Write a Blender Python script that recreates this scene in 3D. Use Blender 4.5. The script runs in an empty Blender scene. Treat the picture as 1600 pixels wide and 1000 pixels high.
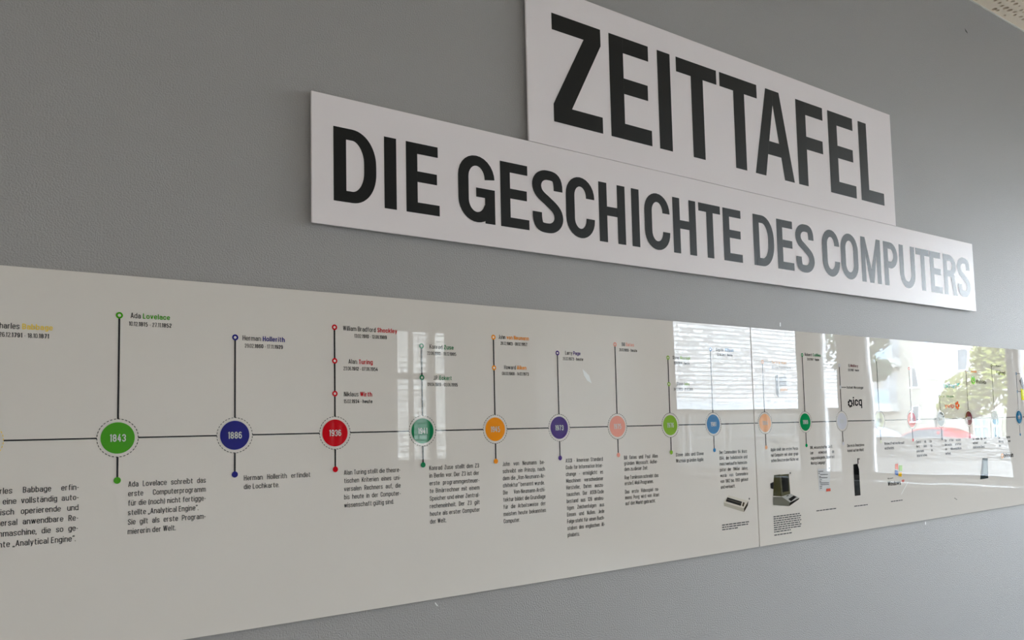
import bpy, bmesh, math, random
from mathutils import Vector, Matrix
random.seed(7)
SC = bpy.context.scene
COL = SC.collection
R = math.radians

# ------------------------------------------------------------------ camera, world, sun, exposure
cam_d = bpy.data.cameras.new('camera')
cam = bpy.data.objects.new('camera', cam_d); COL.objects.link(cam)
cam_d.sensor_width = 36.0
cam_d.lens = 1268.6 / 1600 * 36.0
cam_d.shift_y = 76.16 / 1600
cam_d.clip_start = 0.02; cam_d.clip_end = 500
RT = Vector((0.81459476, -0.57961636, -0.02191438)); UP = Vector((-0.02402921, -0.07147152, 0.99715316)); FW = Vector((0.57953254, 0.81174916, 0.07214804))
cam.matrix_world = Matrix(((RT.x, UP.x, -FW.x, 0.0), (RT.y, UP.y, -FW.y, -1.5), (RT.z, UP.z, -FW.z, 1.5), (0, 0, 0, 1)))
SC.camera = cam

SC.view_settings.view_transform = 'Standard'
SC.view_settings.look = 'None'
SC.view_settings.gamma = 1.0
SC.view_settings.use_curve_mapping = False
SC.view_settings.exposure = 2.55

world = bpy.data.worlds.new('overcast_sky'); SC.world = world
world.use_nodes = True
wn = world.node_tree; wn.nodes.clear()
w_out = wn.nodes.new('ShaderNodeOutputWorld'); w_bg = wn.nodes.new('ShaderNodeBackground')
w_tc = wn.nodes.new('ShaderNodeTexCoord'); w_sep = wn.nodes.new('ShaderNodeSeparateXYZ'); w_rmp = wn.nodes.new('ShaderNodeValToRGB')
wn.links.new(w_tc.outputs['Generated'], w_sep.inputs[0]); wn.links.new(w_sep.outputs['Z'], w_rmp.inputs[0])
w_rmp.color_ramp.elements[0].position = 0.0; w_rmp.color_ramp.elements[0].color = (0.94, 0.965, 1.0, 1)
w_rmp.color_ramp.elements[1].position = 0.35; w_rmp.color_ramp.elements[1].color = (0.70, 0.83, 1.0, 1)
wn.links.new(w_rmp.outputs[0], w_bg.inputs[0]); w_bg.inputs[1].default_value = 7.2
wn.links.new(w_bg.outputs[0], w_out.inputs[0])

SC.cycles.sample_clamp_indirect = 4.0

def portal(name, loc, rot, sx, sy):                    # sampling guide in a window opening
    d = bpy.data.lights.new(name, 'AREA'); d.shape = 'RECTANGLE'; d.size = sx; d.size_y = sy
    d.cycles.is_portal = True
    o = bpy.data.objects.new(name, d); COL.objects.link(o); o.location = loc; o.rotation_euler = rot
    return o

# ------------------------------------------------------------------ helpers
def lin(c):
    return tuple(((v / 255) / 12.92 if v <= 10 else (((v / 255) + .055) / 1.055) ** 2.4) for v in c)

MATS = {}
def mat(name, color, rough=0.6, ior=1.45, metal=0.0, bump=None, spec=None):
    if name in MATS: return MATS[name]
    m = bpy.data.materials.new(name); m.use_nodes = True
    nt = m.node_tree; b = nt.nodes['Principled BSDF']
    b.inputs['Base Color'].default_value = (*color, 1); b.inputs['Roughness'].default_value = rough
    b.inputs['IOR'].default_value = ior; b.inputs['Metallic'].default_value = metal
    if spec is not None: b.inputs['Specular IOR Level'].default_value = spec
    if bump:
        geo = nt.nodes.new('ShaderNodeNewGeometry')
        n = nt.nodes.new('ShaderNodeTexNoise'); n.inputs['Scale'].default_value = bump[0]; n.inputs['Detail'].default_value = bump[2] if len(bump) > 2 else 3
        nt.links.new(geo.outputs['Position'], n.inputs['Vector'])
        bp = nt.nodes.new('ShaderNodeBump'); bp.inputs['Strength'].default_value = 1.0; bp.inputs['Distance'].default_value = bump[1]
        nt.links.new(n.outputs[0], bp.inputs['Height']); nt.links.new(bp.outputs[0], b.inputs['Normal'])
    MATS[name] = m
    return m

def gloss(name, color):                                # printed colour under clear acrylic, gently wavy
    if name in MATS: return MATS[name]
    m = bpy.data.materials.new(name); m.use_nodes = True
    nt = m.node_tree; b = nt.nodes['Principled BSDF']
    b.inputs['Base Color'].default_value = (*color, 1); b.inputs['Roughness'].default_value = 0.0; b.inputs['IOR'].default_value = 1.48
    geo = nt.nodes.new('ShaderNodeNewGeometry')
    n = nt.nodes.new('ShaderNodeTexNoise'); n.inputs['Scale'].default_value = 4.5; n.inputs['Detail'].default_value = 0.0
    nt.links.new(geo.outputs['Position'], n.inputs['Vector'])
    sep = nt.nodes.new('ShaderNodeSeparateXYZ'); nt.links.new(geo.outputs['Position'], sep.inputs[0])
    mr = nt.nodes.new('ShaderNodeMapRange'); mr.inputs['From Min'].default_value = 1.2; mr.inputs['From Max'].default_value = 2.6
    mr.inputs['To Min'].default_value = 0.25; mr.inputs['To Max'].default_value = 1.0
    nt.links.new(sep.outputs['X'], mr.inputs['Value'])
    mu = nt.nodes.new('ShaderNodeMath'); mu.operation = 'MULTIPLY'
    nt.links.new(n.outputs[0], mu.inputs[0]); nt.links.new(mr.outputs[0], mu.inputs[1])
    bp = nt.nodes.new('ShaderNodeBump'); bp.inputs['Strength'].default_value = 1.0; bp.inputs['Distance'].default_value = 0.0005
    nt.links.new(mu.outputs[0], bp.inputs['Height']); nt.links.new(bp.outputs[0], b.inputs['Normal'])
    MATS[name] = m
    return m

def ink(rgb, ill=0.62):                                # ink colour read off the photo, taken back to reflectance
    c = tuple(min(0.9, max(0.002, (v - .021) / ill)) for v in lin(rgb))
    return gloss('print_ink_%d_%d_%d_%d' % (*rgb, round(ill * 100)), c)

class MB:
    def __init__(s): s.bm = bmesh.new()
    def v(s, p): return s.bm.verts.new(p)
    def face(s, pts):
        try: return s.bm.faces.new([s.bm.verts.new(p) for p in pts])
        except ValueError: return None
    def box(s, a, b):
        x0, y0, z0 = (min(a[i], b[i]) for i in range(3)); x1, y1, z1 = (max(a[i], b[i]) for i in range(3))
        v = [s.bm.verts.new(p) for p in ((x0,y0,z0),(x1,y0,z0),(x1,y1,z0),(x0,y1,z0),(x0,y0,z1),(x1,y0,z1),(x1,y1,z1),(x0,y1,z1))]
        for f in ((3,2,1,0),(4,5,6,7),(0,1,5,4),(1,2,6,5),(2,3,7,6),(3,0,4,7)): s.bm.faces.new([v[i] for i in f])
        return s
    def tube(s, a, b, r0, r1=None, n=10):
        r1 = r0 if r1 is None else r1
        a, b = Vector(a), Vector(b); d = (b - a).normalized()
        u = d.orthogonal().normalized(); w = d.cross(u)
        A = [s.bm.verts.new(a + (u * math.cos(t) + w * math.sin(t)) * r0) for t in (2*math.pi*i/n for i in range(n))]
        B = [s.bm.verts.new(b + (u * math.cos(t) + w * math.sin(t)) * r1) for t in (2*math.pi*i/n for i in range(n))]
        for i in range(n): s.bm.faces.new((A[i], A[(i+1)%n], B[(i+1)%n], B[i]))
        s.bm.faces.new(A[::-1]); s.bm.faces.new(B)
        return s
    def disc(s, cx, cz, r, y, n=40, ri=0.0, a0=0.0, a1=2*math.pi):
        full = abs(a1 - a0 - 2*math.pi) < 1e-6
        if ri == 0 and full:
            s.face([(cx + r*math.cos(2*math.pi*i/n), y, cz + r*math.sin(2*math.pi*i/n)) for i in range(n)])
        else:
            for i in range(n):
                t0 = a0 + (a1-a0)*i/n; t1 = a0 + (a1-a0)*(i+1)/n
                s.face([(cx+q*math.cos(t), y, cz+q*math.sin(t)) for q, t in ((ri,t0),(r,t0),(r,t1),(ri,t1))])
        return s
    def poly(s, pts, y): s.face([(p[0], y, p[1]) for p in pts]); return s
    def rect(s, x0, z0, x1, z1, y): return s.poly(((x0,z0),(x1,z0),(x1,z1),(x0,z1)), y)
    def build(s, name, m, parent=None, smooth=False, loc=None, fix=True, bevel=0):
        if fix: bmesh.ops.recalc_face_normals(s.bm, faces=s.bm.faces)
        me = bpy.data.meshes.new(name); s.bm.to_mesh(me); s.bm.free()
        if m: me.materials.append(m)
        if smooth:
            for p in me.polygons: p.use_smooth = True
        o = bpy.data.objects.new(name, me); COL.objects.link(o)
        if loc: o.location = loc
        if parent: o.parent = parent
        if bevel:
            md = o.modifiers.new('edge', 'BEVEL'); md.width = bevel; md.segments = 2; md.limit_method = 'ANGLE'
        return o

def flat(s, name, m, parent):                          # printed faces all look out of the wall (-Y)
    for f in s.bm.faces:
        f.normal_update()
        if f.normal.y > 0: f.normal_flip()
    return s.build(name, m, parent, fix=False)

def empty(name, loc=(0,0,0), rz=0.0):
    o = bpy.data.objects.new(name, None); COL.objects.link(o); o.location = loc; o.rotation_euler = (0,0,rz)
    o.empty_display_size = .1
    return o
def tag(o, label, cat, group=None, kind=None):
    o['label'] = label; o['category'] = cat
    if group: o['group'] = group
    if kind: o['kind'] = kind
    return o
def struct(o, label=None):
    o['kind'] = 'structure'
    if label: o['label'] = label
    return o
def copy_tree(o, parent=None):
    c = o.copy(); COL.objects.link(c)
    if parent: c.parent = parent
    for ch in list(o.children): copy_tree(ch, c)
    return c

# ------------------------------------------------------------------ room shell
M_WALL = mat('grey_wall_paint', (0.35, 0.333, 0.317), 0.6, bump=(320, 0.0016, 2), spec=.55)
M_WHITE = mat('white_room_paint', (0.82, 0.80, 0.77), 0.7)
M_FRAME = mat('grey_window_frame', (0.10, 0.105, 0.11), 0.45)
M_SILL = mat('white_sill', (0.82, 0.82, 0.80), 0.25)
M_CEIL = mat('perforated_plasterboard', (0.93, 0.775, 0.60), 0.8)
M_BLACK = mat('black_fleece', (0.02, 0.018, 0.016), 0.9)
M_FLOOR = mat('floor_linoleum', (0.36, 0.345, 0.32), 0.45, bump=(60, 0.0005))
H = 3.2; XL, XR, YB = -3.5, 8.3, -6.8

def rect_wall_x(x0, x1, y0, y1, holes):                # wall in a plane of constant x, thickness x0..x1, with (ya,yb,za,zb) openings
    b = MB(); holes = sorted(holes); y = y0
    for (ya, yb, za, zb) in holes:
        if ya > y: b.box((x0, y, -0.1), (x1, ya, H + .3))
        b.box((x0, ya, -0.1), (x1, yb, za)); b.box((x0, ya, zb), (x1, yb, H + .3)); y = yb
    b.box((x0, y, -0.1), (x1, y1, H + .3))
    return b
def rect_wall_y(y0, y1, x0, x1, holes):
    b = MB(); holes = sorted(holes); x = x0
    for (xa, xb, za, zb) in holes:
        if xa > x: b.box((x, y0, -0.1), (xa, y1, H + .3))
        b.box((xa, y0, -0.1), (xb, y1, za)); b.box((xa, y0, zb), (xb, y1, H + .3)); x = xb
    b.box((x, y0, -0.1), (x1, y1, H + .3))
    return b

b = MB(); b.box((XL - .2, 0, -0.1), (XR + .25, 0.2, H + .3)); wall_front = struct(b.build('wall_front', M_WALL), 'grey painted plaster wall behind the boards')
ZS, ZT = 0.90, 3.12
RW = [(-3.705, -3.680, 1.95, ZT), (-6.62, -4.33, ZS, ZT), (-4.12, -3.81, ZS, ZT), (-3.54, -2.05, ZS, ZT), (-1.99, -0.35, ZS, ZT)]  # first entry is an added slit that makes a bright streak beside the post
struct(rect_wall_x(XR, XR + .22, YB - .2, 0.0, RW).build('wall_right', M_WHITE), 'white end wall with tall windows')
BW = [(3.55, 6.2, 1.1, 2.7)]
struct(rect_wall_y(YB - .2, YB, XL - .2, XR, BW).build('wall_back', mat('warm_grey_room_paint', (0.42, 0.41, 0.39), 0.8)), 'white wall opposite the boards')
FILLWIN = (-4.35, -3.65, 1.1, 2.1)  # added opening out of view, lets in fill light from the left
LW = [FILLWIN] if FILLWIN else []
struct(rect_wall_x(XL - .2, XL, YB, 0.0, LW).build('wall_left', M_WHITE), 'white end wall left of the camera')
b = MB(); b.box((XL - .2, YB - .2, -0.12), (XR + .22, 0.2, 0.0)); struct(b.build('floor', M_FLOOR), 'pale linoleum floor')

# ceiling: board with round holes of three sizes near the grey wall, plain beyond
cx0, cx1, cy0, cy1 = 2.6, 5.6, -0.96, 0.0
b = MB(); cell = 0.034
nx = int(round((cx1 - cx0) / cell)); ny = int(round((cy1 - cy0) / cell)); sx = (cx1 - cx0) / nx; sy = (cy1 - cy0) / ny
N = 12
for i in range(nx):
    for j in range(ny):
        ax, ay = cx0 + i * sx, cy0 + j * sy
        q = [(ax, ay), (ax + sx, ay), (ax + sx, ay + sy), (ax, ay + sy)]
        if random.random() < 0.08 or (j == ny - 1 and random.random() < .5):
            b.face([(px, py, H) for px, py in q[::-1]]); continue
        r = random.choice((0.0050, 0.0080, 0.0095, 0.0118)); mg = r + 0.002
        hx = random.uniform(ax + mg, ax + sx - mg); hy = random.uniform(ay + mg, ay + sy - mg)
        inner = []; outer = []
        for k in range(N):
            t = 2 * math.pi * (k + .5) / N; c, s_ = math.cos(t), math.sin(t)
            inner.append((hx + r * c, hy + r * s_))
            tx = ((ax + sx - hx) / c if c > 0 else (ax - hx) / c) if abs(c) > 1e-6 else 9
            ty = ((ay + sy - hy) / s_ if s_ > 0 else (ay - hy) / s_) if abs(s_) > 1e-6 else 9
            t_ = min(tx, ty); outer.append((hx + t_ * c, hy + t_ * s_))
        iv = [b.bm.verts.new((p[0], p[1], H)) for p in inner]; ov = [b.bm.verts.new((p[0], p[1], H)) for p in outer]
        tv = [b.bm.verts.new((p[0], p[1], H + .0125)) for p in inner]
        for k in range(N):
            l = (k + 1) % N
            b.bm.faces.new((iv[k], iv[l], ov[l], ov[k])); b.bm.faces.new((tv[k], tv[l], iv[l], iv[k]))
        for (px, py) in q:                              # corner fillers
            k = min(range(N), key=lambda k: (outer[k][0]-px)**2 + (outer[k][1]-py)**2)
            for l in ((k + 1) % N, (k - 1) % N):
                o1, o2 = outer[k], outer[l]
                if abs(o1[0]-o2[0]) > 1e-9 and abs(o1[1]-o2[1]) > 1e-9:
                    b.face([(o1[0], o1[1], H), (o2[0], o2[1], H), (px, py, H)])
b.box((XL, YB, H), (XR, cy0, H + .0125)); b.box((XL, cy0, H), (cx0, 0, H + .0125)); b.box((cx1, cy0, H), (XR, 0, H + .0125))
ceil = struct(b.build('ceiling', M_CEIL, fix=False), 'beige acoustic ceiling with round holes of mixed sizes')
def far_ceiling():                                      # the same board farther away: hole pattern as a texture
    m = M_CEIL.copy(); m.name = 'perforated_plasterboard_far'; nt = m.node_tree; bs = nt.nodes['Principled BSDF']
    geo = nt.nodes.new('ShaderNodeNewGeometry'); v = nt.nodes.new('ShaderNodeTexVoronoi'); v.voronoi_dimensions = '2D'; v.inputs['Scale'].default_value = 1 / .034; v.inputs['Randomness'].default_value = .7
    nt.links.new(geo.outputs['Position'], v.inputs['Vector'])
    sp = nt.nodes.new('ShaderNodeSeparateColor'); nt.links.new(v.outputs['Color'], sp.inputs[0])
    mr = nt.nodes.new('ShaderNodeMapRange'); mr.inputs['To Min'].default_value = .12; mr.inputs['To Max'].default_value = .36; nt.links.new(sp.outputs[0], mr.inputs['Value'])
    lt = nt.nodes.new('ShaderNodeMath'); lt.operation = 'LESS_THAN'; nt.links.new(v.outputs['Distance'], lt.inputs[0]); nt.links.new(mr.outputs[0], lt.inputs[1])
    mx = nt.nodes.new('ShaderNodeMix'); mx.data_type = 'RGBA'; nt.links.new(lt.outputs[0], mx.inputs['Factor']); mx.inputs[6].default_value = bs.inputs['Base Color'].default_value[:]; mx.inputs[7].default_value = (.02, .018, .016, 1)
    nt.links.new(mx.outputs[2], bs.inputs['Base Color']); return m
ceil.data.materials.append(far_ceiling())
for p in ceil.data.polygons:
    if p.area > .5: p.material_index = 1
b = MB(); b.box((XL, YB, H + .014), (XR, 0, H + .2)); o = b.build('fleece_backing', M_BLACK, ceil)
b = MB(); b.box((XL, -0.006, H - .003), (XR, -0.0005, H)); struct(b.build('trim_1', mat('cream_trim', (0.80, 0.75, 0.66), .5)), 'cream edge strip where ceiling meets grey wall')

# small scuffs on the paint
def scuff(name, pts, m, label):
    b = MB(); b.poly(pts, -0.0008); o = flat(b, name, m, wall_front); o['label'] = label
scuff('scuff_mark', [(3.3464, 3.0637), (3.3661, 3.0531), (3.3705, 3.0463), (3.3501, 3.0514)], mat('dark_scuff', (0.10, 0.10, 0.095), .8), 'dark scuff below the ceiling')
scuff('paint_chip', [(2.0591, 1.7959), (2.0641, 1.7962), (2.0632, 1.7845), (2.0583, 1.7843)], M_SILL, 'white chip in the paint')
scuff('paint_chip', [(2.8224, 1.1417), (2.8292, 1.1411), (2.8272, 1.1303), (2.8215, 1.1329)], M_SILL, 'white chip below the panel')
scuff('paint_chip', [(0.8613, 1.1406), (0.8673, 1.1332), (0.8657, 1.1315), (0.8597, 1.1389)], M_SILL, 'white chip below the panel')

# windows of the end wall and the added light slit: frame, pane, sill
def glass_mat(name, tint):
    m = bpy.data.materials.new(name); m.use_nodes = True; nt = m.node_tree; nt.nodes.clear()
    o = nt.nodes.new('ShaderNodeOutputMaterial'); mx = nt.nodes.new('ShaderNodeMixShader'); t = nt.nodes.new('ShaderNodeBsdfTransparent'); g = nt.nodes.new('ShaderNodeBsdfGlossy'); f = nt.nodes.new('ShaderNodeFresnel')
    f.inputs[0].default_value = 1.35; g.inputs['Roughness'].default_value = 0.0; t.inputs[0].default_value = (*tint, 1)
    nt.links.new(f.outputs[0], mx.inputs[0]); nt.links.new(t.outputs[0], mx.inputs[1]); nt.links.new(g.outputs[0], mx.inputs[2]); nt.links.new(mx.outputs[0], o.inputs[0])
    return m
M_GLASS = glass_mat('window_glass', (.94, .96, .95)); M_TINT = glass_mat('tinted_glass', (.58, .58, .53))
n_w = 0
for (ya, yb, za, zb) in RW:
    n_w += 1
    t = min(.03, (yb - ya) * .08); b = MB(); X0, X1 = XR + .05, XR + .12
    b.box((X0, ya, za), (X1, yb, za + t)); b.box((X0, ya, zb - t), (X1, yb, zb)); b.box((X0, ya, za + t), (X1, ya + t, zb - t)); b.box((X0, yb - t, za + t), (X1, yb, zb - t))
    fr = struct(b.build('window_%d' % n_w, M_FRAME), 'tall window or added light slit in the end wall')
    b = MB(); b.face([(XR + .085, ya + t, za + t), (XR + .085, yb - t, za + t), (XR + .085, yb - t, zb - t), (XR + .085, ya + t, zb - t)]); b.build('pane', M_GLASS, fr)
    portal('window_portal', (XR + .04, (ya + yb) / 2, (za + zb) / 2), (R(90), 0, R(90)), yb - ya, zb - za)
b = MB(); b.box((XR - .29, -6.7, ZS - .085), (XR, -.25, ZS - .045)); struct(b.build('trim_2', M_SILL), 'white window sill board along the end wall')
n_t = 2                                                 # dark claddings on the posts between the windows
for (ya, yb, za) in ((-4.335, -4.115, ZS), (-3.815, -3.70, ZS), (-3.685, -3.535, ZS), (-2.055, -1.985, ZS)):
    n_t += 1; b = MB(); b.box((XR - .02, ya, za), (XR + .05, yb, H)); struct(b.build('trim_%d' % n_t, M_FRAME), 'dark grey post between the tall windows')
# back-wall window: frame with vertical bars and a transom, lowered curtains between
for (xa, xb, za, zb) in BW:
    n_w += 1; t = .05; b = MB(); Y0, Y1 = YB - .12, YB - .05
    b.box((xa, Y0, za), (xb, Y1, za + t)); b.box((xa, Y0, zb - t), (xb, Y1, zb)); b.box((xa, Y0, za), (xa + t, Y1, zb)); b.box((xb - t, Y0, za), (xb, Y1, zb))
    b.box((xa, Y0, 2.09), (xb, Y1, 2.16)); b.box((4.75, Y0, za), (4.84, Y1, zb))
    fr = struct(b.build('window_%d' % n_w, M_FRAME), 'window in the wall opposite the boards')
    b = MB(); b.face([(xa, YB - .08, za), (xb, YB - .08, za), (xb, YB - .08, zb), (xa, YB - .08, zb)]); b.build('pane', M_TINT, fr)
    portal('window_portal', ((xa + xb) / 2, YB - .04, (za + zb) / 2), (R(90), 0, 0), xb - xa, zb - za)
M_CURT = mat('grey_curtain', (0.36, 0.35, 0.33), 0.9)
def curtain(x0, x1, label):
    b = MB(); n = max(8, int((x1 - x0) / .02)); prev = None
    for i in range(n + 1):
        x = x0 + (x1 - x0) * i / n; y = YB + .06 + .022 * math.sin(i * 1.35)
        cur = (b.v((x, y, 1.0)), b.v((x, y, 2.84)))
        if prev: b.bm.faces.new((prev[0], cur[0], cur[1], prev[1]))
        prev = cur
    o = b.build('curtain', M_CURT, smooth=True); md = o.modifiers.new('t', 'SOLIDIFY'); md.thickness = .004
    tag(o, label, 'curtain', 'curtains at the window opposite')
curtain(3.45, 4.28, 'wide grey curtain left of the lit window slits mirrored near the 1941 disc')
curtain(4.41, 4.49, 'narrow grey curtain between the two left lit slits mirrored near the 1941 disc')
curtain(4.90, 6.3, 'wide grey curtain right of the lit window slits mirrored near the 1941 disc')
b = MB(); b.tube((3.4, YB + .06, 2.87), (6.35, YB + .06, 2.87), .012); tag(b.build('curtain_rod', M_FRAME), 'thin metal curtain rod above the window opposite the boards', 'rod')
if FILLWIN:
    ya, yb, za, zb = FILLWIN; n_w += 1; t = .05; b = MB(); X0, X1 = XL - .14, XL - .07
    b.box((X0, ya, za), (X1, yb, za + t)); b.box((X0, ya, zb - t), (X1, yb, zb)); b.box((X0, ya, za), (X1, ya + t, zb)); b.box((X0, yb - t, za), (X1, yb, zb)); b.box((X0, (ya+yb)/2 - .03, za), (X1, (ya+yb)/2 + .03, zb))
    fr = struct(b.build('window_%d' % n_w, M_FRAME), 'added unseen fill-light window in the left end wall')
    b = MB(); b.face([(XL - .1, ya, za), (XL - .1, yb, za), (XL - .1, yb, zb), (XL - .1, ya, zb)]); b.build('pane', M_GLASS, fr)
    portal('window_portal', (XL - .04, (ya + yb) / 2, (za + zb) / 2), (R(90), 0, R(-90)), yb - ya, zb - za)

# ------------------------------------------------------------------ title boards
M_BOARD = mat('white_title_board', (0.85, 0.775, 0.765), 0.41, ior=1.5, bump=(55, 0.00002, 1), spec=.14)
M_BOARD_SIDE = mat('board_core', (0.50, 0.43, 0.40), 0.7)
M_LET = mat('black_foil', (0.004, 0.0045, 0.004), 0.41, ior=1.5, bump=(55, 0.00002, 1), spec=.30)

def stroke(path, s, b):                                # constant-width pen along a path -> list of quads
    L, Rr = [], []
    for i, p in enumerate(path):
        a = path[max(0, i - 1)]; c = path[min(len(path) - 1, i + 1)]
        dx, dz = c[0] - a[0], c[1] - a[1]; l = math.hypot(dx, dz) or 1e-9; nx_, nz_ = -dz / l, dx / l
        h = math.hypot(nx_ * s / 2, nz_ * b / 2)
        L.append((p[0] + nx_ * h, p[1] + nz_ * h)); Rr.append((p[0] - nx_ * h, p[1] - nz_ * h))
    return [(L[i], L[i+1], Rr[i+1], Rr[i]) for i in range(len(path) - 1)]
def bez(p0, p1, p2, p3, n=10):
    o = []
    for i in range(n + 1):
        t = i / n; u = 1 - t
        o.append(tuple(u**3*p0[k] + 3*u*u*t*p1[k] + 3*u*t*t*p2[k] + t**3*p3[k] for k in (0, 1)))
    return o
def arc(cx, cz, rx, rz, a0, a1, n=14):
    return [(cx + rx * math.cos(R(a0 + (a1 - a0) * i / n)), cz + rz * math.sin(R(a0 + (a1 - a0) * i / n))) for i in range(n + 1)]
def rq(x0, z0, x1, z1): return ((x0, z0), (x1, z0), (x1, z1), (x0, z1))

def glyph(ch, w, h, s, b):                             # bold condensed capitals: polygons in a w x h box
    r = (w - s) / 2; rz = r * 1.12                      # end-curve radii of round letters
    if ch == 'I': return [rq(0, 0, w, h)]
    if ch == 'L': return [rq(0, 0, s, h), rq(s, 0, w, b)]
    if ch == 'E':
        return [rq(0, 0, s, h), rq(s, 0, w, b), rq(s, h - b, w * .965, h), rq(s, h * .445, w * .93, h * .445 + b)]
    if ch == 'F': return [rq(0, 0, s, h), rq(s, h - b, w, h), rq(s, h * .435, w * .96, h * .435 + b)]
    if ch == 'T': return [rq(0, h - b, w, h), rq(w/2 - s/2, 0, w/2 + s/2, h - b)]
    if ch == 'H': return [rq(0, 0, s, h), rq(w - s, 0, w, h), rq(s, h * .45, w - s, h * .45 + b)]
    if ch == 'Z':
        k = h * .13
        return [rq(0, h - b, w, h), rq(0, 0, w, b), ((0, b), (w * .365, b), (w, h - b), (w * .64, h - b)), ((0, b), (0, k * 1.0 + b * .2 + .0), (w * .64, h - b)), ((w, h - b), (w, h - k - b * .2), (w * .365, b))]
    if ch == 'A':
        t = s * .66; c0, c1 = h * .25, h * .405; m = w / 2
        f = lambda z: t + (0.0 - t) * z / h            # inset of apex
        def lx(z): return (m - t) * z / h               # outer left edge
        def li(z): return s + (m - s * .02 - s) * z / (h * .83)   # inner left edge
        L = [((lx(0), 0), (s, 0), (li(c0), c0), (lx(c0), c0)), ((lx(c0), c0), (li(c0), c0), (li(c1), c1), (lx(c1), c1)), ((lx(c1), c1), (li(c1), c1), (m, h * .83), (m, h), (lx(h), h))]
        Rr = [tuple((w - x, z) for x, z in q) for q in L]
        return L + Rr + [((li(c0), c0), (w - li(c0), c0), (w - li(c1), c1), (li(c1), c1))]
    if ch == 'M':
        m = w / 2; t = s * 1.02
        return [rq(0, 0, s * .92, h), rq(w - s * .92, 0, w, h), ((s * .92, h), (m, h * .30), (m, 0), (m - s * .46, 0), (s * .92, h * .62)), ((w - s * .92, h), (m, h * .30), (m, 0), (m + s * .46, 0), (w - s * .92, h * .62))]
    if ch == 'O':
        p = arc(w/2, h - b/2 - rz, r, rz, 0, 180) + arc(w/2, b/2 + rz, r, rz, 180, 360); return stroke(p + p[:2], s, b)
    if ch == 'C':
        return stroke([(w - s/2, h * .665)] + arc(w/2, h - b/2 - rz, r, rz, 0, 180) + arc(w/2, b/2 + rz, r, rz, 180, 360) + [(w - s/2, h * .335)], s, b)
    if ch == 'G':
        return stroke([(w - s/2, h * .68)] + arc(w/2, h - b/2 - rz, r, rz, 0, 180) + arc(w/2, b/2 + rz, r, rz, 180, 338), s, b) + [rq(w - s, 0, w, h * .52), rq(w * .48, h * .52 - b * .9, w - s, h * .52)]
    if ch == 'D':
        rx = w - s * .5 - s; rz2 = rx * 1.05
        p = [(s * .5, h - b/2)] + arc(s + rx * .25, h - b/2 - rz2, rx * .75, rz2, 90, 0) + arc(s + rx * .25, b/2 + rz2, rx * .75, rz2, 0, -90) + [(s * .5, b/2)]
        return [rq(0, 0, s, h)] + stroke(p, s, b)
    if ch in 'PR':
        z0 = h * (.40 if ch == 'P' else .45); hh = (h - z0); rx = w - s * 1.5; rzz = min(hh / 2 - b/2, rx * .8)
        p = [(s * .5, h - b/2)] + arc(w - s/2 - rx * .7, h - b/2 - rzz, rx * .7, rzz, 90, 0) + arc(w - s/2 - rx * .7, z0 + b/2 + rzz, rx * .7, rzz, 0, -90) + [(s * .5, z0 + b/2)]
        o = [rq(0, 0, s, h)] + stroke(p, s, b)
        if ch == 'R': o.append(((w - s * .98, 0), (w + .002, 0), (w - s * .55, z0 + b * .5), (w - s * 1.55, z0 + b * .5)))
        return o
    if ch == 'U':
        return stroke([(s/2, h)] + arc(w/2, b/2 + rz, r, rz, 180, 360) + [(w - s/2, h)], s, b)
    if ch == 'S':
        x0, x1, m = s/2, w - s/2, w/2; t, bo = h - b/2, b/2; k = .28 * h
        p = [(x1, h * .69)] + bez((x1, h * .72), (x1, h * .72 + k * .75), (m + r * .55, t), (m, t)) + bez((m, t), (m - r * .62, t), (x0, t - k * .35), (x0, h * .745))[1:] \
            + bez((x0, h * .745), (x0, h * .60), (m - r * .35, h * .56), (m, h * .505))[1:] + bez((m, h * .505), (m + r * .40, h * .445), (x1, h * .39), (x1, h * .255))[1:] \
            + bez((x1, h * .255), (x1, bo + k * .35), (m + r * .62, bo), (m, bo))[1:] + bez((m, bo), (m - r * .6, bo), (x0, h * .28 - k * .75), (x0, h * .29))[1:] + [(x0, h * .315)]
        return stroke(p, s, b)

def title_board(name, x0, x1, z0, z1, label, words, h, base, s, b):
    root = empty(name, (x0, 0, z0))
    tag(root, label, 'sign')
    F, B = -0.0125, -0.0075
    m = MB(); m.box((0, F, 0), (x1 - x0, B, z1 - z0)); bd = m.build('board', M_BOARD, root, bevel=.0006)
    for px in (0.05, (x1 - x0) / 2, x1 - x0 - .05):
        for pz in (.05, z1 - z0 - .05): m = MB(); m.box((px - .03, B, pz - .03), (px + .03, -.001, pz + .03)); m.build('spacer', M_BOARD_SIDE, root)
    for word in words:
        for (ch, a, c) in word:
            m = MB()
            for k, q in enumerate(glyph(ch, c - a, h, s, b)):
                m.poly([(a - x0 + px, base - z0 + pz) for px, pz in q], F - .0004 - .00001 * k)
            o = flat(m, 'letter', M_LET, root); o['label'] = 'black letter %s' % ch
    return root

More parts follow.
